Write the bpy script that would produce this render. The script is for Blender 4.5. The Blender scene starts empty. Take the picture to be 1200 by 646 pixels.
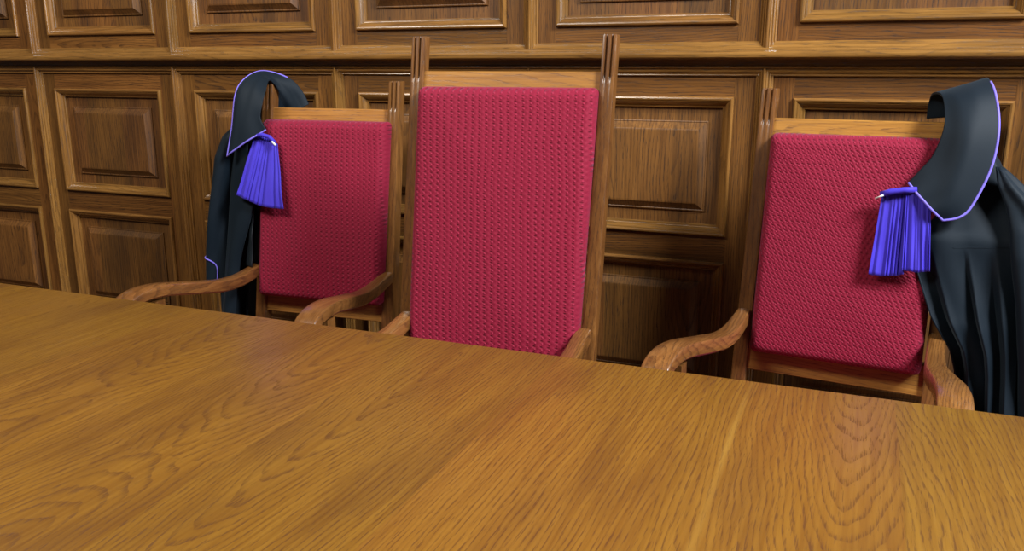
import bpy, bmesh, math, random
from mathutils import Vector, Matrix, noise
random.seed(7)
scene = bpy.context.scene
COL = scene.collection
PI = math.pi
EYE = 1.33            # camera height
WALL = 2.62           # y of the face of the panelling
BAY = 0.722           # spacing of the pilasters
POST0 = -4.3846 * BAY

# ------------------------------------------------------------------ nodes
class NT:
    def __init__(s, name):
        m = bpy.data.materials.new(name); m.use_nodes = True
        s.m = m; s.t = m.node_tree; s.t.nodes.clear()
        s.out = s.t.nodes.new('ShaderNodeOutputMaterial')
        s.b = s.t.nodes.new('ShaderNodeBsdfPrincipled')
        s.t.links.new(s.b.outputs[0], s.out.inputs[0])
    def n(s, kind, **kw):
        x = s.t.nodes.new('ShaderNode' + kind)
        for k, v in kw.items(): setattr(x, k, v)
        return x
    def set(s, sock, v):
        if hasattr(v, 'node'): s.t.links.new(v, sock)
        elif v is not None: sock.default_value = v
    def math(s, op, a, b=None, c=None, clamp=False):
        x = s.n('Math', operation=op, use_clamp=clamp)
        s.set(x.inputs[0], a)
        if b is not None: s.set(x.inputs[1], b)
        if c is not None: s.set(x.inputs[2], c)
        return x.outputs[0]
    def ramp(s, v, lo, hi, a=0.0, b=1.0):
        x = s.n('MapRange', interpolation_type='SMOOTHSTEP')
        for i, q in enumerate((v, lo, hi, a, b)): s.set(x.inputs[i], q)
        return x.outputs[0]
    def mix(s, f, a, b, blend='MIX'):
        x = s.n('Mix', data_type='RGBA', blend_type=blend)
        s.set(x.inputs[0], f); s.set(x.inputs[6], a); s.set(x.inputs[7], b)
        return x.outputs[2]
    def xyz(s, v):
        x = s.n('SeparateXYZ'); s.set(x.inputs[0], v); return x.outputs
    def vec(s, a, b, c):
        x = s.n('CombineXYZ')
        for i, q in enumerate((a, b, c)): s.set(x.inputs[i], q)
        return x.outputs[0]
    def noise(s, v, scale, detail=2.0, rough=0.5):
        x = s.n('TexNoise'); s.set(x.inputs['Vector'], v)
        x.inputs['Scale'].default_value = scale; x.inputs['Detail'].default_value = detail; x.inputs['Roughness'].default_value = rough
        return x.outputs[0]

def c4(r, g, b): return (r, g, b, 1.0)

def wood(name, dark, mid, light, axis, ring=0.011, width=0.3, rough=0.38, pore=0.75, ringamt=0.5, blotch=0.35, tilt=0.10, flat=None, coat=0.0, wander=0.02, porering=0.13, spread=0.6, vary=0.10, streak=None):
    """oak: growth rings cut at a slight angle (cathedrals), open pores along the grain, board to board variation"""
    k = NT(name)
    tc = k.n('TexCoord'); oi = k.n('ObjectInfo')
    X, Y, Z = k.xyz(tc.outputs['Object'])
    if axis == 'x': a, b, g = Y, Z, X
    elif axis == 'y': a, b, g = X, Z, Y
    else: a, b, g = X, Y, Z
    if flat == 'xz': a, b, g = Z, Y, X
    rnd = k.math('MULTIPLY', oi.outputs['Random'], 37.0)
    brd = k.math('FLOOR', k.math('DIVIDE', k.math('ADD', a, 0.137), width))
    wn = k.n('TexWhiteNoise', noise_dimensions='2D')
    k.set(wn.inputs['Vector'], k.vec(brd, rnd, 0.0))
    r1, r2, r3 = k.xyz(wn.outputs['Color'])
    # position in the board
    al = k.math('SUBTRACT', k.math('MODULO', k.math('ADD', a, 50 * width + 0.137), width), width * 0.5)
    gofs = k.math('ADD', g, k.math('MULTIPLY', r1, 9.0))
    low = k.vec(k.math('MULTIPLY', a, 5.0), k.math('ADD', k.math('MULTIPLY', b, 5.0), rnd), k.math('MULTIPLY', gofs, 1.6))
    n1 = k.math('SUBTRACT', k.noise(low, 1.0, 2.0), 0.5)
    mid_ = k.vec(k.math('MULTIPLY', a, 22.0), k.math('ADD', k.math('MULTIPLY', b, 22.0), rnd), k.math('MULTIPLY', gofs, 6.0))
    n2 = k.math('SUBTRACT', k.noise(mid_, 1.0, 3.0), 0.5)
    ax = k.math('ADD', k.math('ADD', al, k.math('MULTIPLY', k.math('SUBTRACT', r2, 0.5), width * spread)), k.math('MULTIPLY', n1, wander * 4))
    dep = k.math('ADD', k.math('MULTIPLY', k.math('SUBTRACT', k.math('MODULO', k.math('ADD', gofs, 20.0), 2.0), 1.0), tilt), k.math('MULTIPLY', n1, wander * 3))
    rr = k.math('SQRT', k.math('ADD', k.math('MULTIPLY', ax, ax), k.math('MULTIPLY', dep, dep)))
    rr = k.math('ADD', rr, k.math('MULTIPLY', n2, ring * 1.8))
    ph = k.math('FRACT', k.math('DIVIDE', rr, ring))
    late = k.ramp(ph, 0.45, 0.93)
    late = k.math('SUBTRACT', late, k.ramp(ph, 0.955, 1.0))
    # pores: short dashes along the grain
    pv = k.vec(k.math('MULTIPLY', a, 520.0), k.math('MULTIPLY', b, 520.0), k.math('ADD', k.math('MULTIPLY', g, 30.0), rnd))
    pn = k.noise(pv, 1.0, 2.0, 0.6)
    pores = k.ramp(k.math('ADD', pn, k.math('MULTIPLY', late, porering)), 0.60, 0.74)
    fv = k.vec(k.math('MULTIPLY', a, 120.0), k.math('MULTIPLY', b, 120.0), k.math('ADD', k.math('MULTIPLY', g, 4.0), rnd))
    fine = k.noise(fv, 1.0, 3.0, 0.6)
    bl = k.noise(k.vec(k.math('MULTIPLY', a, 9.0), k.math('ADD', k.math('MULTIPLY', b, 9.0), rnd), k.math('MULTIPLY', gofs, 2.2)), 1.0, 3.0, 0.55)
    col = k.mix(k.ramp(fine, 0.25, 0.75), mid, light)
    col = k.mix(k.math('MULTIPLY', k.ramp(bl, 0.42, 0.72), blotch), col, dark)
    col = k.mix(k.math('MULTIPLY', late, ringamt), col, dark)
    col = k.mix(k.math('MULTIPLY', pores, pore), col, dark)
    if streak:      # a pale sapwood streak along the grain
        d = k.math('ABSOLUTE', k.math('SUBTRACT', k.math('ADD', a, k.math('MULTIPLY', n1, .05)), streak[0]))
        col = k.mix(k.math('MULTIPLY', k.ramp(d, .000, .009, 1., 0.), k.ramp(bl, .35, .6, .75, .15)), col, streak[1])
    hsv = k.n('HueSaturation'); k.set(hsv.inputs['Color'], col)
    k.set(hsv.inputs['Value'], k.math('ADD', 1.0 - vary, k.math('MULTIPLY', r3, 2 * vary)))
    k.set(hsv.inputs['Hue'], k.math('ADD', 0.4965, k.math('MULTIPLY', r2, 0.007)))
    k.set(k.b.inputs['Base Color'], hsv.outputs[0])
    k.set(k.b.inputs['Roughness'], k.math('ADD', rough, k.math('ADD', k.math('MULTIPLY', pores, 0.15), k.math('MULTIPLY', k.math('SUBTRACT', bl, 0.5), 0.15))))
    bp = k.n('Bump'); bp.inputs['Strength'].default_value = 0.25; bp.inputs['Distance'].default_value = 0.0006
    k.set(bp.inputs['Height'], k.math('SUBTRACT', 1.0, pores))
    k.set(k.b.inputs['Normal'], bp.outputs[0])
    if coat:
        k.b.inputs['Coat Weight'].default_value = coat; k.b.inputs['Coat Roughness'].default_value = 0.22
    return k.m

W_D, W_M, W_L = c4(.018, .0058, .0014), c4(.110, .0425, .0092), c4(.192, .080, .0180)
WALL_V = wood('wall_oak_upright', W_D, W_M, W_L, 'z', ring=.007, width=.17, rough=.36, vary=.2, tilt=.05, ringamt=.30, spread=2.)
WALL_H = wood('wall_oak_level', W_D, W_M, W_L, 'x', ring=.008, width=.15, rough=.36, vary=.2, tilt=.05, ringamt=.35, flat='xz', spread=1.5)
WALL_P = wood('wall_oak_panel', W_D, W_M, W_L, 'z', ring=.010, width=.20, rough=.46, vary=.2, tilt=.08, ringamt=.22, blotch=.55, spread=2.)
M_M, M_L = c4(.165, .072, .0160), c4(.285, .135, .033)
MOLD_V = wood('moulding_oak_upright', W_D, M_M, M_L, 'z', ring=.012, width=.6, rough=.24, ringamt=.12, pore=.5, coat=.6)
MOLD_H = wood('moulding_oak_level', W_D, M_M, M_L, 'x', ring=.012, width=.6, rough=.24, ringamt=.12, pore=.5, flat='xz', coat=.6)
TABLE_Y = wood('table_oak', c4(.066, .0195, .0034), c4(.170, .070, .0078), c4(.226, .104, .0125), 'y', ring=.0080, width=.31, rough=.36, tilt=.13, ringamt=.22, pore=.62, blotch=.42, wander=.020, porering=.16, spread=1.5, vary=.05, streak=(.548, c4(.30, .160, .026)))
TABLE_X = wood('table_edge_oak', c4(.105, .035, .006), c4(.300, .118, .016), c4(.400, .175, .026), 'x', rough=.36)
C_D, C_M, C_L = c4(.036, .0115, .0032), c4(.160, .060, .0150), c4(.250, .105, .027)
CHAIR_Z = wood('chair_oak_upright', C_D, c4(.125, .046, .0115), c4(.200, .083, .021), 'z', ring=.010, width=.4, rough=.30, ringamt=.22, pore=.6, coat=.3)
CHAIR_X = wood('chair_oak_level', c4(.090, .028, .006), c4(.310, .130, .025), c4(.430, .200, .045), 'x', ring=.010, width=.4, rough=.30, ringamt=.18, pore=.6, coat=.3, flat='xz')
CHAIR_Y = wood('chair_oak_arm', C_D, C_M, C_L, 'y', ring=.0065, width=.4, rough=.28, ringamt=.35, pore=.55, coat=.4, tilt=.09)

def weave(name, cu, cv, shear, stag):
    """crimson upholstery: rows of small raised knots with darker pits between"""
    k = NT(name)
    tc = k.n('TexCoord'); X, Y, Z = k.xyz(tc.outputs['Object'])
    wob = k.math('MULTIPLY', k.math('SUBTRACT', k.noise(tc.outputs['Object'], 9.0, 1.0), .5), .012)
    u = k.math('DIVIDE', k.math('ADD', X, wob), cu); v = k.math('DIVIDE', k.math('ADD', Z, wob), cv)
    u = k.math('ADD', u, k.math('MULTIPLY', v, shear)); v = k.math('ADD', v, k.math('MULTIPLY', k.math('FLOOR', u), stag))
    fu = k.math('SUBTRACT', k.math('FRACT', u), .5); fv = k.math('FRACT', v)
    def spot(cx, cy, rx, ry):
        a = k.math('DIVIDE', k.math('SUBTRACT', fu, cx), rx); b = k.math('DIVIDE', k.math('SUBTRACT', fv, cy), ry)
        d = k.math('SQRT', k.math('ADD', k.math('MULTIPLY', a, a), k.math('MULTIPLY', b, b)))
        return k.ramp(d, 0.15, 1.0, 1.0, 0.0)
    knot = spot(0.07, .38, .19, .24); pit = spot(-.04, .82, .27, .24)
    side = k.math('MULTIPLY', k.math('ABSOLUTE', fu), 2.0)
    lump = k.math('MULTIPLY', k.ramp(side, .35, .95), k.math('ADD', .6, k.math('MULTIPLY', .4, k.math('SINE', k.math('MULTIPLY', k.math('SUBTRACT', v, .52), 2 * PI)))))
    thread = k.noise(tc.outputs['Object'], 900.0, 2.0, .6)
    h = k.math('ADD', k.math('MULTIPLY', knot, .75), k.math('MULTIPLY', lump, .45))
    h = k.math('SUBTRACT', h, k.math('MULTIPLY', pit, .75))
    h = k.math('ADD', h, k.math('MULTIPLY', thread, .25))
    base = k.mix(k.ramp(thread, .3, .7), c4(.190, .0026, .020), c4(.255, .0060, .032))
    base = k.mix(k.math('MULTIPLY', pit, .72), base, c4(.110, .0015, .010))
    base = k.mix(k.math('MULTIPLY', knot, .50), base, c4(.42, .025, .070))
    k.set(k.b.inputs['Base Color'], base)
    k.b.inputs['Roughness'].default_value = .72
    k.b.inputs['Specular IOR Level'].default_value = .25
    k.b.inputs['Sheen Weight'].default_value = .14
    k.b.inputs['Sheen Roughness'].default_value = .45
    k.b.inputs['Sheen Tint'].default_value = c4(1.0, .55, .80)
    bp = k.n('Bump'); bp.inputs['Strength'].default_value = .85; bp.inputs['Distance'].default_value = .0028
    k.set(bp.inputs['Height'], h); k.set(k.b.inputs['Normal'], bp.outputs[0])
    return k.m
WEAVE = weave('crimson_weave', .0190, .0142, .04, .0)
WEAVE_FINE = weave('crimson_weave_fine', .0135, .0125, .5, .0)

def cloth(name, a, b, rough, sheen, scale=1400., tint=(1, 1, 1), spec=.22):
    k = NT(name); tc = k.n('TexCoord')
    t = k.noise(tc.outputs['Object'], scale, 2.0); l = k.noise(tc.outputs['Object'], 14.0, 3.0)
    k.set(k.b.inputs['Base Color'], k.mix(k.math('ADD', k.math('MULTIPLY', t, .6), k.math('MULTIPLY', l, .4)), a, b))
    k.b.inputs['Roughness'].default_value = rough
    k.b.inputs['Specular IOR Level'].default_value = spec
    k.b.inputs['Sheen Weight'].default_value = sheen; k.b.inputs['Sheen Roughness'].default_value = .4
    k.b.inputs['Sheen Tint'].default_value = c4(*tint)
    bp = k.n('Bump'); bp.inputs['Strength'].default_value = .3; bp.inputs['Distance'].default_value = .0006
    k.set(bp.inputs['Height'], t); k.set(k.b.inputs['Normal'], bp.outputs[0])
    return k.m
BLACK = cloth('black_wool', c4(.0018, .0056, .0108), c4(.0040, .0108, .0190), .64, .07, tint=(.65, .85, 1))
LINING = cloth('black_lining', c4(.006, .009, .012), c4(.010, .014, .018), .35, .0, spec=.5)
VIOLET = cloth('violet_satin', c4(.042, .026, .40), c4(.062, .038, .54), .6, .15, tint=(.7, .7, 1))
PIPING = cloth('violet_piping', c4(.17, .13, .62), c4(.22, .17, .75), .5, .1)
def plain(name, col, rough, metal=0.):
    k = NT(name); tc = k.n('TexCoord'); n = k.noise(tc.outputs['Object'], 6., 4.)
    k.set(k.b.inputs['Base Color'], k.mix(n, col, tuple(x * .8 for x in col[:3]) + (1,)))
    k.b.inputs['Roughness'].default_value = rough; k.b.inputs['Metallic'].default_value = metal
    return k.m
PIN = plain('white_pin', c4(.8, .8, .78), .35)
FLOOR = wood('floor_oak', c4(.05, .018, .006), c4(.16, .07, .022), c4(.22, .10, .035), 'x', width=.09, rough=.35)

# ------------------------------------------------------------------ objects
def add(name, bm, mat, parent=None, smooth=True, angle=35, recalc=True):
    if recalc: bmesh.ops.recalc_face_normals(bm, faces=bm.faces[:])
    me = bpy.data.meshes.new(name); bm.to_mesh(me); bm.free()
    if smooth:
        me.polygons.foreach_set('use_smooth', [True] * len(me.polygons))
        if angle is not None: me.set_sharp_from_angle(angle=math.radians(angle))
    me.materials.append(mat)
    o = bpy.data.objects.new(name, me); COL.objects.link(o)
    if parent: o.parent = parent
    return o
def thing(name, label, cat, loc, rz=0., group=None):
    o = bpy.data.objects.new(name, None); COL.objects.link(o); o.empty_display_size = .1
    o.location = loc; o.rotation_euler = (0, 0, rz); o['label'] = label; o['category'] = cat
    if group: o['group'] = group
    return o
def box(bm, x0, x1, y0, y1, z0, z1, bev=0., seg=2):
    vs = [bm.verts.new((x, y, z)) for x in (x0, x1) for y in (y0, y1) for z in (z0, z1)]
    q = [(0, 1, 3, 2), (4, 6, 7, 5), (0, 4, 5, 1), (2, 3, 7, 6), (0, 2, 6, 4), (1, 5, 7, 3)]
    fs = [bm.faces.new([vs[i] for i in f]) for f in q]
    if bev:
        es = list({e for f in fs for e in f.edges})
        bmesh.ops.recalc_face_normals(bm, faces=fs)
        bmesh.ops.bevel(bm, geom=es, offset=bev, segments=seg, affect='EDGES', profile=.5)
    return bm
def loft(bm, rings, cap=True, closed=True):
    L = [[bm.verts.new(p) for p in r] for r in rings]
    n = len(L[0])
    for i in range(len(L) - 1):
        for j in range(n if closed else n - 1):
            bm.faces.new((L[i][j], L[i][(j + 1) % n], L[i + 1][(j + 1) % n], L[i + 1][j]))
    if cap and closed:
        bm.faces.new(L[0][::-1]); bm.faces.new(L[-1])
    return L
def sheet(bm, f, nu, nv):
    G = [[bm.verts.new(f(i / nu, j / nv)) for i in range(nu + 1)] for j in range(nv + 1)]
    for j in range(nv):
        for i in range(nu):
            bm.faces.new((G[j][i], G[j][i + 1], G[j + 1][i + 1], G[j + 1][i]))
    return bm
def tube(bm, pts, r, n=8):
    pts = [Vector(p) for p in pts]; rings = []; up = Vector((0.3, 1, .1)).normalized()
    for i, p in enumerate(pts):
        t = (pts[min(i + 1, len(pts) - 1)] - pts[max(i - 1, 0)]).normalized()
        s = t.cross(up).normalized(); w = s.cross(t).normalized()
        rings.append([p + (s * math.cos(2 * PI * k / n) + w * math.sin(2 * PI * k / n)) * r for k in range(n)])
    loft(bm, rings); return bm
def catmull(P, n):
    """n points along a Catmull-Rom curve through tuples P"""
    out = []; m = len(P) - 1
    for i in range(n):
        t = i / (n - 1) * m; k = min(int(t), m - 1); u = t - k
        a, b, c, d = P[max(k - 1, 0)], P[k], P[k + 1], P[min(k + 2, m)]
        out.append(tuple(.5 * (2 * q + (r - p) * u + (2 * p - 5 * q + 4 * r - s) * u * u + (3 * q - p - 3 * r + s) * u ** 3) for p, q, r, s in zip(a, b, c, d)))
    return out
def curve(P):
    """callable t in 0..1 for a Catmull-Rom curve"""
    S = catmull(P, 161)
    def f(t):
        x = max(0., min(1., t)) * 160; k = min(int(x), 159); u = x - k
        return tuple(a + (b - a) * u for a, b in zip(S[k], S[k + 1]))
    return f
def table_of(z, T):
    """piecewise smooth lookup: T = [(key, value...)] with rising key"""
    if z <= T[0][0]: return T[0][1:]
    for a, b in zip(T, T[1:]):
        if z <= b[0]:
            u = (z - a[0]) / (b[0] - a[0])
            return tuple(p + (q - p) * u for p, q in zip(a[1:], b[1:]))
    return T[-1][1:]
def solid(o, t, sub=0, offset=0.):
    if sub:
        m = o.modifiers.new('smooth', 'SUBSURF'); m.levels = sub; m.render_levels = sub
    m = o.modifiers.new('thick', 'SOLIDIFY'); m.thickness = t; m.offset = offset
    return o

# ------------------------------------------------------------------ the panelled wall
X_L, X_R = POST0 - 2 * BAY, POST0 + 7 * BAY
bm = bmesh.new(); box(bm, X_L - .1, X_R + .1, WALL + .022, WALL + .12, 0, 3.0)
wall = add('wall_back', bm, WALL_P, smooth=False); wall['kind'] = 'structure'
INS = .0835
ZA1, ZA0, ZB1, ZB0 = 1.244, .826, .746, .30
ZC0, ZC1 = 1.451, 1.95
LOW_TOP, UP_BOT, UP_TOP = 1.302, 1.392, 2.10

def rect_loft(bm, x0, x1, z0, z1, prof, cap):
    """nested rectangular rings: prof = [(inset, y)] from the outside in"""
    rings = [[(x0 + d, y, z0 + d), (x1 - d, y, z0 + d), (x1 - d, y, z1 - d), (x0 + d, y, z1 - d)] for d, y in prof]
    L = [[bm.verts.new(p) for p in r] for r in rings]
    for i in range(len(L) - 1):
        for j in range(4):
            bm.faces.new((L[i][j], L[i][(j + 1) % 4], L[i + 1][(j + 1) % 4], L[i + 1][j]))
    if cap: bm.faces.new(L[-1])
MOLD = [(0, .002), (0, -.007), (.002, -.011), (.006, -.0125), (.010, -.011), (.0115, -.008), (.014, -.0075), (.018, -.004), (.022, .002), (.025, .007), (.027, .008), (.031, .0085), (.033, .012), (.033, .020)]
RAISE = [(0, .018), (.044, .018), (.044, .0125), (.047, .0115), (.049, .0125), (.066, -.0005), (.068, -.003), (.071, -.004), (.075, -.004)]
for k in range(-1, 8):
    xa, xb = POST0 + (k - 1) * BAY, POST0 + k * BAY
    for z0, z1 in ((ZA0, ZA1), (ZB0, ZB1), (ZC0, ZC1)):
        bm = bmesh.new(); rect_loft(bm, xa + INS, xb - INS, z0, z1, [(d, WALL + y) for d, y in MOLD], False)
        # the four mitred lengths keep grain along their own run
        me = add('panel_moulding', bm, MOLD_V, wall, angle=25, recalc=True)
        me.data.materials.append(MOLD_H)
        for p in me.data.polygons:
            c = p.center; dx = min(c.x - xa - INS, xb - INS - c.x); dz = min(c.z - z0, z1 - c.z)
            p.material_index = 1 if dz < dx else 0
        bm = bmesh.new(); rect_loft(bm, xa + INS + .028, xb - INS - .028, z0 + .028, z1 - .028, [(d, WALL + y) for d, y in RAISE], True)
        add('raised_panel', bm, WALL_P, wall, angle=20)
    for z0, z1 in ((ZA1, LOW_TOP + .03), (ZB1, ZA0), (.16, ZB0), (UP_BOT - .03, ZC0), (ZC1, UP_TOP)):
        bm = bmesh.new(); box(bm, xa + INS, xb - INS, WALL, WALL + .03, z0, z1)
        add('rail', bm, WALL_H, wall, smooth=False)
for s in range(-2, 8):
    x = POST0 + s * BAY
    bm = bmesh.new(); box(bm, x - INS, x + INS, WALL - .0004, WALL + .03, .16, UP_TOP)
    add('stile', bm, WALL_V, wall, smooth=False)
    # reeded ridge that covers the joint, mitred to a point where it meets the ledge
    half = [(.0250, 0), (.0235, -.0055), (.0205, -.0075), (.0185, -.0065), (.0165, -.0115), (.0135, -.0135), (.0115, -.0125), (.0095, -.0175), (.0065, -.0195), (.0045, -.0185), (.0025, -.0225), (0, -.0235)]
    prof = half + [(-a, b) for a, b in half[-2::-1]]
    for z0, z1, p0, p1 in ((.16, 1.327, 0, 1), (1.372, UP_TOP, 1, 0)):
        bm = bmesh.new()
        lo = [(x + a, WALL + b, z0 + (p0 * (abs(a)) * 1.0)) for a, b in prof]
        hi = [(x + a, WALL + b, z1 - (p1 * (abs(a)) * 1.0)) for a, b in prof]
        loft(bm, [lo, hi], cap=True, closed=True)
        add('ridge_moulding', bm, MOLD_V, wall, angle=20)
def run(name, prof, mat, parent=None, x0=X_L - .05, x1=X_R + .05):
    bm = bmesh.new(); loft(bm, [[(x0, WALL - a, z) for a, z in prof], [(x1, WALL - a, z) for a, z in prof]])
    return add(name, bm, mat, parent, angle=25)
ledge = run('trim_1', [(-.01, 1.402), (.003, 1.402), (.006, 1.400), (.008, 1.397), (.010, 1.392), (.014, 1.387), (.019, 1.384), (.023, 1.3835), (.025, 1.381), (.0265, 1.378), (.030, 1.376), (.033, 1.3765),
                       (.037, 1.3765), (.047, 1.3745), (.053, 1.372), (.0565, 1.367), (.057, 1.362), (.0555, 1.357), (.053, 1.3545), (.048, 1.3535), (.046, 1.351), (.010, 1.350), (-.01, 1.350)], MOLD_H)
ledge['kind'] = 'structure'
run('frieze_moulding', [(-.01, 1.3500), (.010, 1.350), (.010, 1.334), (.017, 1.3325), (.0185, 1.329), (.0165, 1.3255), (.0125, 1.3245), (.0125, 1.3205), (.0145, 1.3185), (.0135, 1.3155), (.0085, 1.3135), (.0075, 1.309), (.0085, 1.3065), (.006, 1.304), (.0, 1.3025), (-.01, 1.3025)], MOLD_H, ledge)
bb = run('baseboard_back', [(-.03, 0), (.022, 0), (.022, .13), (.018, .14), (.012, .145), (.008, .155), (.003, .165), (-.03, .165)], MOLD_H); bb['kind'] = 'structure'
cor = run('trim_2', [(-.03, 2.10), (.004, 2.10), (.010, 2.108), (.022, 2.118), (.030, 2.135), (.05, 2.15), (.06, 2.155), (.06, 2.18), (.0, 2.18), (-.03, 2.18)], MOLD_H); cor['kind'] = 'structure'
bm = bmesh.new(); box(bm, X_L - .1, X_R + .1, -2.5, WALL + .12, -.08, 0)
fl = add('floor', bm, FLOOR, smooth=False); fl['kind'] = 'structure'

# ------------------------------------------------------------------ table
T_Z, T_Y1, T_Y0, T_X0, T_X1 = .76, 1.5635, .42, -2.95, 1.55
tb = thing('conference_table', 'long varnished oak table filling the foreground in front of the three chairs', 'table', ((T_X0 + T_X1) / 2, (T_Y0 + T_Y1) / 2, 0))
hx, hy = (T_X1 - T_X0) / 2, (T_Y1 - T_Y0) / 2
bm = bmesh.new(); box(bm, -hx, hx, -hy, hy, T_Z - .030, T_Z, .0022, 2)
add('tabletop', bm, TABLE_Y, tb)
for y in (-hy + .16, hy - .27):
    bm = bmesh.new(); box(bm, -hx + .2, hx - .2, y - .012, y + .012, T_Z - .134, T_Z - .0305, .002)
    add('apron', bm, TABLE_X, tb)
for x in (-hx + .2, hx - .2):
    bm = bmesh.new(); box(bm, x - .012, x + .012, -hy + .19, hy - .30, T_Z - .134, T_Z - .0305, .002)
    add('apron', bm, TABLE_X, tb)
for x in (-hx + .2, hx - .2):
    for y in (-hy + .16, hy - .27):
        bm = bmesh.new()
        loft(bm, [[(x + sx * w, y + sy * w, z) for sx, sy in ((-1, -1), (1, -1), (1, 1), (-1, 1))] for w, z in ((.028, 0), (.030, .05), (.038, .5), (.042, .60), (.042, T_Z - .0305))])
        add('leg', bm, TABLE_Y, tb, angle=30)

# ------------------------------------------------------------------ chairs
ARM = [(.060, .683, .240, .038, .034), (.015, .676, .241, .040, .036), (-.06, .666, .243, .043, .037), (-.14, .667, .248, .048, .037), (-.22, .680, .258, .054, .037), (-.30, .694, .270, .059, .036),
       (-.37, .706, .281, .063, .035), (-.43, .710, .289, .065, .034), (-.48, .705, .293, .066, .033), (-.515, .692, .295, .066, .031), (-.537, .673, .295, .065, .028)]
def arm_bm(side, dz):
    bm = bmesh.new(); st = [(v, z + dz, u, w, h) for v, z, u, w, h in catmull(ARM, 44)]; rings = []
    for i, (v, z, u, w, h) in enumerate(st):
        a = st[max(i - 1, 0)]; b = st[min(i + 1, 43)]
        t = Vector((0, b[0] - a[0], b[1] - a[1])).normalized(); nrm = Vector((0, -t.z, t.y))
        if nrm.z < 0: nrm = -nrm
        r = .005; hw = w / 2
        sec = [(-hw, -r), (-hw + .002, -.0015), (-hw + r, 0), (0, .0012), (hw - r, 0), (hw - .002, -.0015), (hw, -r), (hw, -h + r), (hw - r, -h), (-hw + r, -h), (-hw, -h + r)]
        rings.append([Vector((side * u + p, v, z)) + nrm * q for p, q in sec])
    cen = sum(rings[-1], Vector()) / len(rings[-1]); d = (cen - sum(rings[-2], Vector()) / len(rings[-2])).normalized()
    for q, k in ((.0015, .985), (.0035, .95), (.0045, .90)): rings.append([cen + (p - cen) * k + d * q for p in rings[43]])
    loft(bm, rings)
    return bm
def post_bm(x0, x1, base, lean, zb, top, depth, head, xin0, xin1):
    """back post: plain below, two fluted grooves in the front of the head, raked above the seat"""
    bm = bmesh.new(); rings = []
    zs = [0, .20, .40, .47] + [.47 + (top - head - .02 - .47) * i / 10 for i in range(1, 11)] + [top - head - .010, top - head - .003, top - head + .004, top - .004, top]
    for z in zs:
        g = 0. if z < top - head - .011 else (.5 if z < top - head - .004 else 1.)
        k = max(0., (z - .47) / (top - .47))
        xa, xb = xin0 + (x0 - xin0) * k, xin1 + (x1 - xin1) * k
        yy = (z - zb) * lean + base if z >= .47 else (.47 - zb) * lean + base + (.47 - z) * .10
        w = xb - xa; ins = .0022 if z > top - .002 else 0.
        front = []
        for c in (.30, .68):
            cx = xa + w * c; hw = w * .105
            front += [(cx - hw, 0), (cx - hw * .6, .0048 * g), (cx, .0066 * g), (cx + hw * .6, .0048 * g), (cx + hw, 0)]
        sec = [(xa + ins, .004), (xa + .0012 + ins, .0012), (xa + .004 + ins, 0)] + front + [(xb - .004 - ins, 0), (xb - .0012 - ins, .0012), (xb - ins, .004), (xb - ins, depth - .0025), (xb - .0025 - ins, depth), (xa + .0025 + ins, depth), (xa + ins, depth - .0025)]
        rings.append([(x, yy + y, z) for x, y in sec])
    loft(bm, rings)
    return bm
def pad_bm(wt, wb, z0, z1, lean, zb, thick):
    """back cushion: boxy foam slab, softly rounded front edge, slightly domed face"""
    bm = bmesh.new(); nx, nz = 26, 32; R = .036
    def at(s, t, d):
        z = z0 + (z1 - z0) * t; hw = wb + (wt - wb) * t
        return Vector((s * hw, (z - zb) * lean + d, z))
    # nested rounded-rectangle rings from the back edge round to the front face, then a grid-like fan of rings
    def rr(inset, d, bulge=0.):
        pts = []; N = 9; rad = max(.015 - inset * .2, .005)
        hz = (z1 - z0) / 2 - inset; zc = (z0 + z1) / 2
        for cx, cz, a0 in ((1, 1, 0), (-1, 1, 90), (-1, -1, 180), (1, -1, 270)):
            for i in range(N):
                a = math.radians(a0 + 90 * i / (N - 1))
                zz = zc + cz * (hz - rad) + rad * math.sin(a)
                t = (zz - z0) / (z1 - z0); hw = wb + (wt - wb) * t - inset
                xx = cx * (hw - rad) + rad * math.cos(a)
                pts.append(Vector((xx, (zz - zb) * lean + d, zz)))
        return pts
    rings = [rr(.004, thick), rr(.001, thick - .004), rr(0, thick * .75)]
    for i in range(1, 8):
        a = i / 7 * PI / 2
        rings.append(rr(R * (1 - math.cos(a)) * .75, thick * .62 * (1 - math.sin(a))))
    for i in range(1, 7):
        f = i / 7
        rings.append(rr(R * .75 + f * (min(wt, wb) - R * .75 - .012), -.010 * math.sin(f * PI / 2)))
    loft(bm, rings)
    return bm
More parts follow.
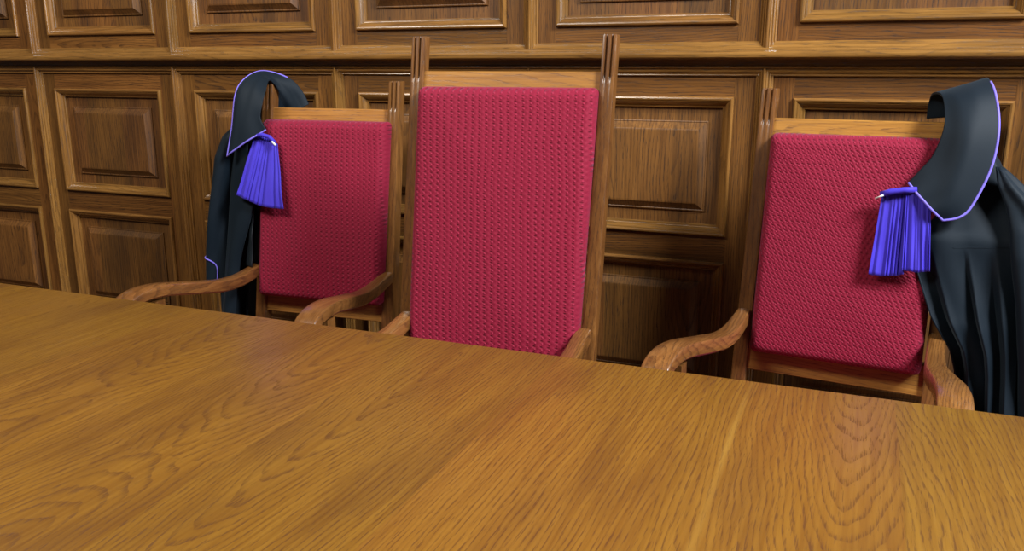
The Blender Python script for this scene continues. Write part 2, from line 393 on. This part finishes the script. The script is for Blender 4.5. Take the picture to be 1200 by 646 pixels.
def make_chair(label, x, y, rz, P):
    c = thing('armchair', label, 'chair', (x, y, 0), rz, 'courtroom armchairs behind the table')
    zb, lean = P['zb'], P['lean']; F = P['fr']
    for s in (-1, 1):
        a, b = sorted((s * P['poT'], s * (P['poT'] + P['pw']))); a2, b2 = sorted((s * P['poB'], s * (P['poB'] + P['pw'])))
        add('back_post', post_bm(a, b, F - .012, lean, zb, P['top'], .042, P['head'], a2, b2), CHAIR_Z, c, angle=28)
    def rail(name, z0, z1, hw, d0, d1):
        bm = bmesh.new()
        sec = []
        for yy, zz in ((d0, z0), (d1, z0), (d1, z1), (d0, z1)): sec.append(((zz - zb) * lean + yy, zz))
        b = .0025
        sec = [(sec[0][0], z0 + b), (sec[0][0] + b, z0), (sec[1][0] - b, z0), (sec[1][0], z0 + b), (sec[2][0], z1 - b), (sec[2][0] - b, z1), (sec[3][0] + b, z1), (sec[3][0], z1 - b)]
        loft(bm, [[(-hw, p, q) for p, q in sec], [(hw, p, q) for p, q in sec]])
        return add(name, bm, CHAIR_X, c, angle=28)
    k = lambda z: P['poB'] + (P['poT'] - P['poB']) * (z - .47) / (P['top'] - .47)
    rail('top_rail', P['pad1'] - .02, P['rail'], k(P['rail']) + .0008, F, F + .026)
    rail('back_rail', P['low'], P['pad0'] + .02, k(P['low']) + .0008, F, F + .026)
    add('back_cushion', pad_bm(P['wT'], P['wB'], P['pad0'], P['pad1'], lean, zb, F - .0005), P.get('fabric', WEAVE), c, angle=60)
    for s in (-1, 1):
        add('armrest', arm_bm(s, P.get('arm', 0.)), CHAIR_Y, c, angle=40)
        bm = bmesh.new(); u = .284 * s
        loft(bm, [[(u + s * o + q * w, -.405 + r * w, z) for q, r in ((-1, -1), (1, -1), (1, 1), (-1, 1))] for w, z, o in ((.017, 0, 0), (.020, .10, 0), (.0225, .40, 0), (.021, .50, 0), (.020, .664, 0))])
        add('front_leg', bm, CHAIR_Z, c, angle=30)
        bm = bmesh.new(); box(bm, s * .262 - .012, s * .262 + .012, -.40, .04, .385, .445, .002); add('seat_rail', bm, CHAIR_Y, c)
    bm = bmesh.new(); box(bm, -.274, .274, -.417, -.393, .385, .445, .002); add('seat_rail', bm, CHAIR_X, c)
    bm = bmesh.new(); box(bm, -.268, .268, -.425, .02, .446, .485, .016, 4)
    add('seat', bm, WEAVE, c)
    return c
LOW = dict(zb=.576, lean=.157, fr=.062, poT=.215, poB=.221, pw=.040, top=1.285, head=.078, pad0=.576, pad1=1.159, rail=1.196, low=.514)
C1, C2, C3 = (-1.625, 2.272, .06), (-.84, 1.887, .068), (-.029, 2.257, -.11)
make_chair('lower crimson armchair on the left with a black gown over its left post', *C1, dict(LOW, wT=.233, wB=.229))
make_chair('tallest crimson armchair in the middle, without any gown on it', *C2,
           dict(zb=.56, lean=.19, fr=.056, poT=.239, poB=.231, pw=.036, top=1.408, head=.098, pad0=.56, pad1=1.28, rail=1.319, low=.498, wT=.239, wB=.229, arm=.012))
make_chair('lower crimson armchair on the right with a black gown over its right post', *C3, dict(LOW, top=1.274, wT=.214, wB=.213, fabric=WEAVE_FINE))

# ------------------------------------------------------------------ gowns
LEAN = .157
def base(z): return (max(z, .5) - .576) * LEAN
def patch(outer, inner, nu, nv, bulge, extra=None):
    """sheet between two curves of (u, z, off); off is measured from the raked face of the cushion"""
    A, B = curve(outer), curve(inner)
    def f(s, t):
        a, b = A(t), B(t)
        u, z, o = (a[i] + (b[i] - a[i]) * s for i in range(3))
        o -= bulge * math.sin(PI * s) * 1.0
        o += extra(s, t) if extra else 0.
        return (u, base(z) + o, z)
    bm = bmesh.new(); sheet(bm, f, nu, nv)
    return bm, f
def edge_tube(f, path, r):
    bm = bmesh.new(); tube(bm, [f(*p) for p in path], r); return bm
def wrinkle(seed, amp, fr):
    return lambda s, t: amp * noise.noise(Vector((s * fr, t * fr, seed)))

# --- right gown (over the right post of the right chair)
g = thing('court_gown', 'black gown with violet trim hanging on the right chair at the right edge', 'gown', (C3[0], C3[1], 0), C3[2], 'court gowns')
Lc = [(.150, 1.200, .150), (.152, 1.246, .130), (.163, 1.266, .085), (.186, 1.258, .026), (.199, 1.195, -.016), (.184, 1.126, -.022), (.160, 1.088, -.024), (.137, 1.056, -.024)]
Rc = [(.262, 1.215, .180), (.268, 1.280, .150), (.277, 1.303, .092), (.298, 1.268, .026), (.314, 1.191, -.004), (.309, 1.102, -.016), (.280, 1.014, -.030), (.256, .984, -.036), (.222, .974, -.038)]
bm, f = patch(Lc, Rc, 24, 48, .022, wrinkle(3., .006, 3.))
o = solid(add('collar', bm, BLACK, g, angle=None), .005, 1)
f2 = lambda s, t: (f(s, t)[0], f(s, t)[1] - .003, f(s, t)[2])
path = [(1, .30 + .70 * i / 60) for i in range(61)] + [(1 - i / 30, 1) for i in range(1, 31)]
bm = edge_tube(f2, path, .0030); add('collar_piping', bm, PIPING, o, angle=None)

def jabot(top, bot, off_top, off_bot, pleats, amp, parent, seed=0, sag=.004):
    T, B = curve(top), curve(bot)
    def f(s, t):
        a, b = T(s), B(s)
        u = a[0] + (b[0] - a[0]) * t; z = a[1] + (b[1] - a[1]) * t
        w = s * pleats + .38 * math.sin(s * 9.0 + seed) + .16 * math.sin(s * 23 + seed * 2); ph = w - math.floor(w); tri = 1 - abs(2 * ph - 1)
        A = amp * (.35 + .65 * t) * (.7 + .9 * noise.noise(Vector((math.floor(w) * 1.7, seed, 0))))
        o = off_top + (off_bot - off_top) * t - A * (tri ** .8 - .5)
        o += .006 * noise.noise(Vector((s * 3, t * 2, seed)))
        z += sag * (tri - .5) * t * .8
        return (u, base(z) + o, z)
    bm = bmesh.new(); sheet(bm, f, pleats * 12, 22)
    return bm
bm1 = jabot([(.081, 1.024), (.10, 1.030), (.125, 1.036), (.150, 1.040)], [(.071, .827), (.100, .826), (.128, .830), (.150, .836)], -.034, -.030, 7, .011, g, 1)
jb = solid(add('jabot', bm1, VIOLET, g, angle=70), .0016)
bm2 = jabot([(.135, 1.040), (.160, 1.040), (.19, 1.03)], [(.146, .846), (.178, .846), (.207, .850)], -.040, -.036, 4, .010, g, 5)
solid(add('jabot_fold', bm2, VIOLET, jb, angle=70), .0016)
bm = bmesh.new(); tube(bm, [(.079, base(1.03) - .045, 1.026), (.10, base(1.03) - .047, 1.034), (.13, base(1.03) - .045, 1.040), (.158, base(1.03) - .04, 1.042)], .0075, 10); add('jabot_band', bm, VIOLET, jb, angle=None)
bm = bmesh.new(); tube(bm, [(.068, base(1.02) - .047, 1.016), (.086, base(1.02) - .052, 1.026)], .0022, 8); add('pin', bm, PIN, jb, angle=None)

EL = [(.30, .315), (.50, .300), (.60, .288), (.655, .272), (.69, .250), (.737, .222), (.857, .172), (.95, .140), (1.06, .150), (1.15, .190), (1.25, .215)]
ER = [(.30, .440), (.50, .425), (.70, .410), (.90, .385), (1.00, .360), (1.10, .320), (1.15, .285), (1.21, .262), (1.25, .255)]
def gown_front(s, t):
    z = 1.25 - t * .95
    a, b = table_of(z, EL)[0], table_of(z, ER)[0]
    front = min(1., s / .8)
    u = a + (b - a) * (front ** .95)
    fold = max(0., min(1., (.905 - z) / .16))
    w = front * 3.3 + .25 + .10 * math.sin(front * 11)
    ph = w - math.floor(w); tri = (1 - 2 * ph / .82) if ph < .82 else (-1 + 2 * (ph - .82) / .18)
    v = .008 - .017 * fold * tri - .014 * math.sin(PI * front) * (1 - fold)
    v += .012 * noise.noise(Vector((front * 3.5, z * 4, 2.)))
    v += .018 * (front < .999) * 0
    if z < .72: v += .045 * min(1., (.72 - z) / .12) * (1 - front) 
    v += .055 * max(0., min(1., (z - .93) / .10)) + max(0., z - 1.0) * .10
    if s > .8:
        q = (s - .8) / .2; v += .20 * q; u += .03 * math.sin(q * PI) - .05 * q
    return (u, base(z) * .8 + v, z)
bm = bmesh.new(); sheet(bm, gown_front, 130, 80)
body = solid(add('gown_body', bm, BLACK, g, angle=None), .003)
def gown_yoke(s, t):
    """stitched seam line where the pleats start"""
    return gown_front(s, t)
bm = bmesh.new(); tube(bm, [Vector(gown_front(.32 + .5 * i / 40 * .9, (1.25 - .908 - .010 * i / 40) / .95)) + Vector((0, -.0015, 0)) for i in range(41)], .0009, 6); add('yoke_seam', bm, BLACK, body, angle=None)
bm = bmesh.new(); tube(bm, [Vector(gown_front(0.0, .30 + .68 * i / 60)) + Vector((0, -.001, 0)) for i in range(61)], .0028, 6); add('front_hem', bm, BLACK, body, angle=None)
def sleeve_bm(T, seed, folds=5, n=56, rows=60, z0=1.1, z1=.5, amp=.016):
    bm = bmesh.new(); rings = []
    for j in range(rows + 1):
        t = j / rows; z = z0 + (z1 - z0) * t
        u, v, a, b = table_of(z, T)
        r = []
        for i in range(n):
            th = 2 * PI * i / n
            k = 1 + amp / max(a, .02) * (math.sin(folds * th + 2.2 * math.sin(z * 5 + seed)) * (.3 + t) + .6 * noise.noise(Vector((math.cos(th) * 1.5, math.sin(th) * 1.5, z * 6 + seed))))
            r.append((u + a * k * math.cos(th), v + b * k * math.sin(th), z + .006 * math.sin(th * 2 + seed) * t))
        rings.append(r)
    loft(bm, rings, cap=False)
    # shoulder closed off
    return bm
T = [(.50, .470, .060, .072, .055), (.62, .462, .060, .074, .055), (.80, .448, .060, .074, .055), (.90, .434, .062, .068, .052), (.96, .415, .066, .055, .046), (1.01, .388, .074, .040, .036), (1.06, .350, .085, .022, .025), (1.10, .325, .095, .006, .006)]
bm = sleeve_bm(T, 2., z0=1.10, z1=.50); sl = solid(add('sleeve', bm, BLACK, g, angle=None), .003)

# --- left gown (over the left post of the left chair)
g = thing('court_gown', 'black gown with violet trim hanging on the left chair beside its left armrest', 'gown', (C1[0], C1[1], 0), C1[2], 'court gowns')
Oc = [(-.327, 1.041, -.03), (-.312, 1.133, -.03), (-.309, 1.237, -.02), (-.294, 1.284, 0), (-.263, 1.314, .04), (-.227, 1.311, .08), (-.179, 1.286, .11), (-.147, 1.246, .13), (-.128, 1.205, .14)]
Ic = [(-.180, 1.130, -.03), (-.201, 1.168, -.034), (-.198, 1.211, -.030), (-.199, 1.252, -.012), (-.214, 1.286, .03), (-.206, 1.262, .065), (-.205, 1.222, .088), (-.203, 1.190, .112), (-.185, 1.165, .13)]
bm, f = patch(Oc, Ic, 22, 56, .014, wrinkle(7., .008, 3.))
o = solid(add('collar', bm, BLACK, g, angle=None), .005, 1)
f3 = lambda s, t: (f(s, t)[0], f(s, t)[1] - .003, f(s, t)[2])
path = [(0, .72 - .72 * i / 60) for i in range(61)] + [(i / 30, 0) for i in range(1, 31)]
bm = edge_tube(f3, path, .0028); add('collar_piping', bm, PIPING, o, angle=None)
bm = jabot([(-.235, 1.100), (-.20, 1.108), (-.17, 1.104), (-.142, 1.085)], [(-.284, .918), (-.235, .900), (-.175, .884), (-.099, .880)], -.020, -.040, 9, .011, g, 9)
jb = solid(add('jabot', bm, VIOLET, g, angle=70), .0016)
bm = bmesh.new(); tube(bm, [(-.225, base(1.1) - .03, 1.110), (-.19, base(1.1) - .034, 1.114), (-.165, base(1.1) - .034, 1.108), (-.145, base(1.09) - .032, 1.090)], .0065, 10); add('jabot_band', bm, VIOLET, jb, angle=None)
bm = bmesh.new(); tube(bm, [(-.150, base(1.09) - .04, 1.094), (-.136, base(1.09) - .042, 1.082)], .0034, 8); add('pin', bm, PIN, jb, angle=None)

EL1 = [(.25, -.400), (.488, -.425), (.62, -.440), (.92, -.405), (1.06, -.375), (1.15, -.335), (1.25, -.300)]
ER1 = [(.25, -.310), (.488, -.318), (.62, -.315), (.70, -.295), (.80, -.280), (1.25, -.272)]
def gown_left(s, t):
    z = 1.25 - t * 1.0
    a, b = table_of(z, EL1)[0], table_of(z, ER1)[0]
    front = min(1., max(0., (s - .15) / .7))
    u = a + (b - a) * front
    amp = .006 + .016 * t
    v = .085 - amp * math.sin(2 * PI * (front * 2.1 + .15) + .5 * z) + .008 * noise.noise(Vector((front * 3, z * 4, 11.)))
    if z < .74: v += .02 * min(1., (.74 - z) / .10)
    if s < .15:
        q = (.15 - s) / .15; v += .16 * q; u += -.012 * math.sin(q * PI) + .03 * q
    if s > .85:
        q = (s - .85) / .15; v += .12 * q; u += -.02 * q - max(0., u + .262) * 1.3 * q
    return (u, base(z) + v, z)
bm = bmesh.new(); sheet(bm, gown_left, 110, 80)
solid(add('gown_body', bm, BLACK, g, angle=None), .003)
PL = [(-.338, 1.150, .020), (-.348, 1.056, .030), (-.363, .941, .038), (-.373, .810, .042), (-.387, .633, .045), (-.394, .479, .045), (-.396, .300, .045)]
PR = [(-.262, 1.150, -.010), (-.260, 1.061, -.012), (-.241, .949, -.014), (-.239, .859, -.012), (-.294, .704, .010), (-.311, .587, .016), (-.319, .492, .016), (-.322, .300, .016)]
bm, fp = patch(PL, PR, 20, 60, .012, lambda s, t: .010 * math.sin(PI * (s * 1.5 + .2) + t * 2.) * t + .006 * noise.noise(Vector((s * 2, t * 5, 21.))))
solid(add('front_panel', bm, BLACK, g, angle=None), .003)
bm, fl_ = patch([(-.246, .960, .034), (-.258, .889, .034), (-.276, .788, .034), (-.293, .677, .034)], [(-.240, .960, -.004), (-.238, .900, -.008), (-.237, .794, -.010), (-.234, .677, -.012)], 20, 40, .008, lambda s, t: .012 * noise.noise(Vector((s * 3, t * 5, 4.))) * t)
solid(add('lining', bm, LINING, g, angle=None), .003)
T = [(.56, -.440, .105, .036, .05), (.70, -.432, .105, .038, .05), (.90, -.405, .10, .034, .045), (1.03, -.382, .10, .032, .04), (1.10, -.350, .10, .026, .03), (1.14, -.325, .10, .006, .006)]
bm = sleeve_bm(T, 5., z0=1.14, z1=.57, folds=3, amp=.006); sl = solid(add('sleeve', bm, BLACK, g, angle=None), .003)
def on_sleeve(T, th, z, seed, folds, amp, z0, z1, lift):
    t = (z - z0) / (z1 - z0); u, v, a, b = table_of(z, T)
    k = 1 + lift / a + amp / max(a, .02) * (math.sin(folds * th + 2.2 * math.sin(z * 5 + seed)) * (.3 + t) + .6 * noise.noise(Vector((math.cos(th) * 1.5, math.sin(th) * 1.5, z * 6 + seed))))
    return (u + a * k * math.cos(th), v + b * k * math.sin(th), z + .006 * math.sin(th * 2 + seed) * t)
cp = [(188, .708), (196, .694), (225, .682), (258, .670), (284, .652), (292, .634), (290, .60)]
bm = bmesh.new(); tube(bm, [on_sleeve(T, math.radians(th), z, 5., 3, .006, 1.14, .57, .003) for th, z in catmull(cp, 50)], .0026, 8); add('cuff_piping', bm, PIPING, sl, angle=None)

# ------------------------------------------------------------------ light
def area(name, loc, target, sx, sy, power, col):
    L = bpy.data.lights.new(name, 'AREA'); L.shape = 'RECTANGLE'; L.size = sx; L.size_y = sy; L.energy = power; L.color = col
    o = bpy.data.objects.new(name, L); COL.objects.link(o); o.location = loc
    o.rotation_euler = (Vector(target) - Vector(loc)).to_track_quat('-Z', 'Y').to_euler()
    return o
area('window_light', (2.5, .75, 3.8), (-.6, 2.2, .9), 1.0, 1.1, 390, (.93, .97, 1.0))
area('side_window_light', (3.3, 1.2, 2.5), (-.6, 2.2, .9), .7, 1.4, 40, (.90, .96, 1.0))
area('left_fill_light', (-2.3, .1, 3.3), (-1.7, 2.0, .8), 1.8, .6, 100, (1.0, .95, .86))  # added fill that brightens the left chair and table, no actual room fitting
w = bpy.data.worlds.new('world'); scene.world = w; w.use_nodes = True
w.node_tree.nodes['Background'].inputs[0].default_value = (1.0, .93, .84, 1); w.node_tree.nodes['Background'].inputs[1].default_value = .035

# ------------------------------------------------------------------ camera
cd = bpy.data.cameras.new('camera'); cam = bpy.data.objects.new('camera', cd); COL.objects.link(cam); scene.camera = cam
cd.sensor_fit = 'HORIZONTAL'; cd.sensor_width = 36.; cd.lens = 1003.02 / 1200 * 36.; cd.clip_start = .02
yaw, pitch, roll = -.3859, -.2392, .0005
fw = Vector((math.sin(yaw) * math.cos(pitch), math.cos(yaw) * math.cos(pitch), math.sin(pitch)))
rt = Vector((math.cos(yaw), -math.sin(yaw), 0)); up = rt.cross(fw)
r2 = rt * math.cos(roll) + up * math.sin(roll); u2 = -rt * math.sin(roll) + up * math.cos(roll)
M = Matrix((r2, u2, -fw)).transposed().to_4x4(); M.translation = Vector((0, 0, EYE)); cam.matrix_world = M

vs = scene.view_settings
scene.display_settings.display_device = 'sRGB'
vs.view_transform = 'Standard'; vs.look = 'None'; vs.gamma = 1.0; vs.use_curve_mapping = False; vs.exposure = 0.0
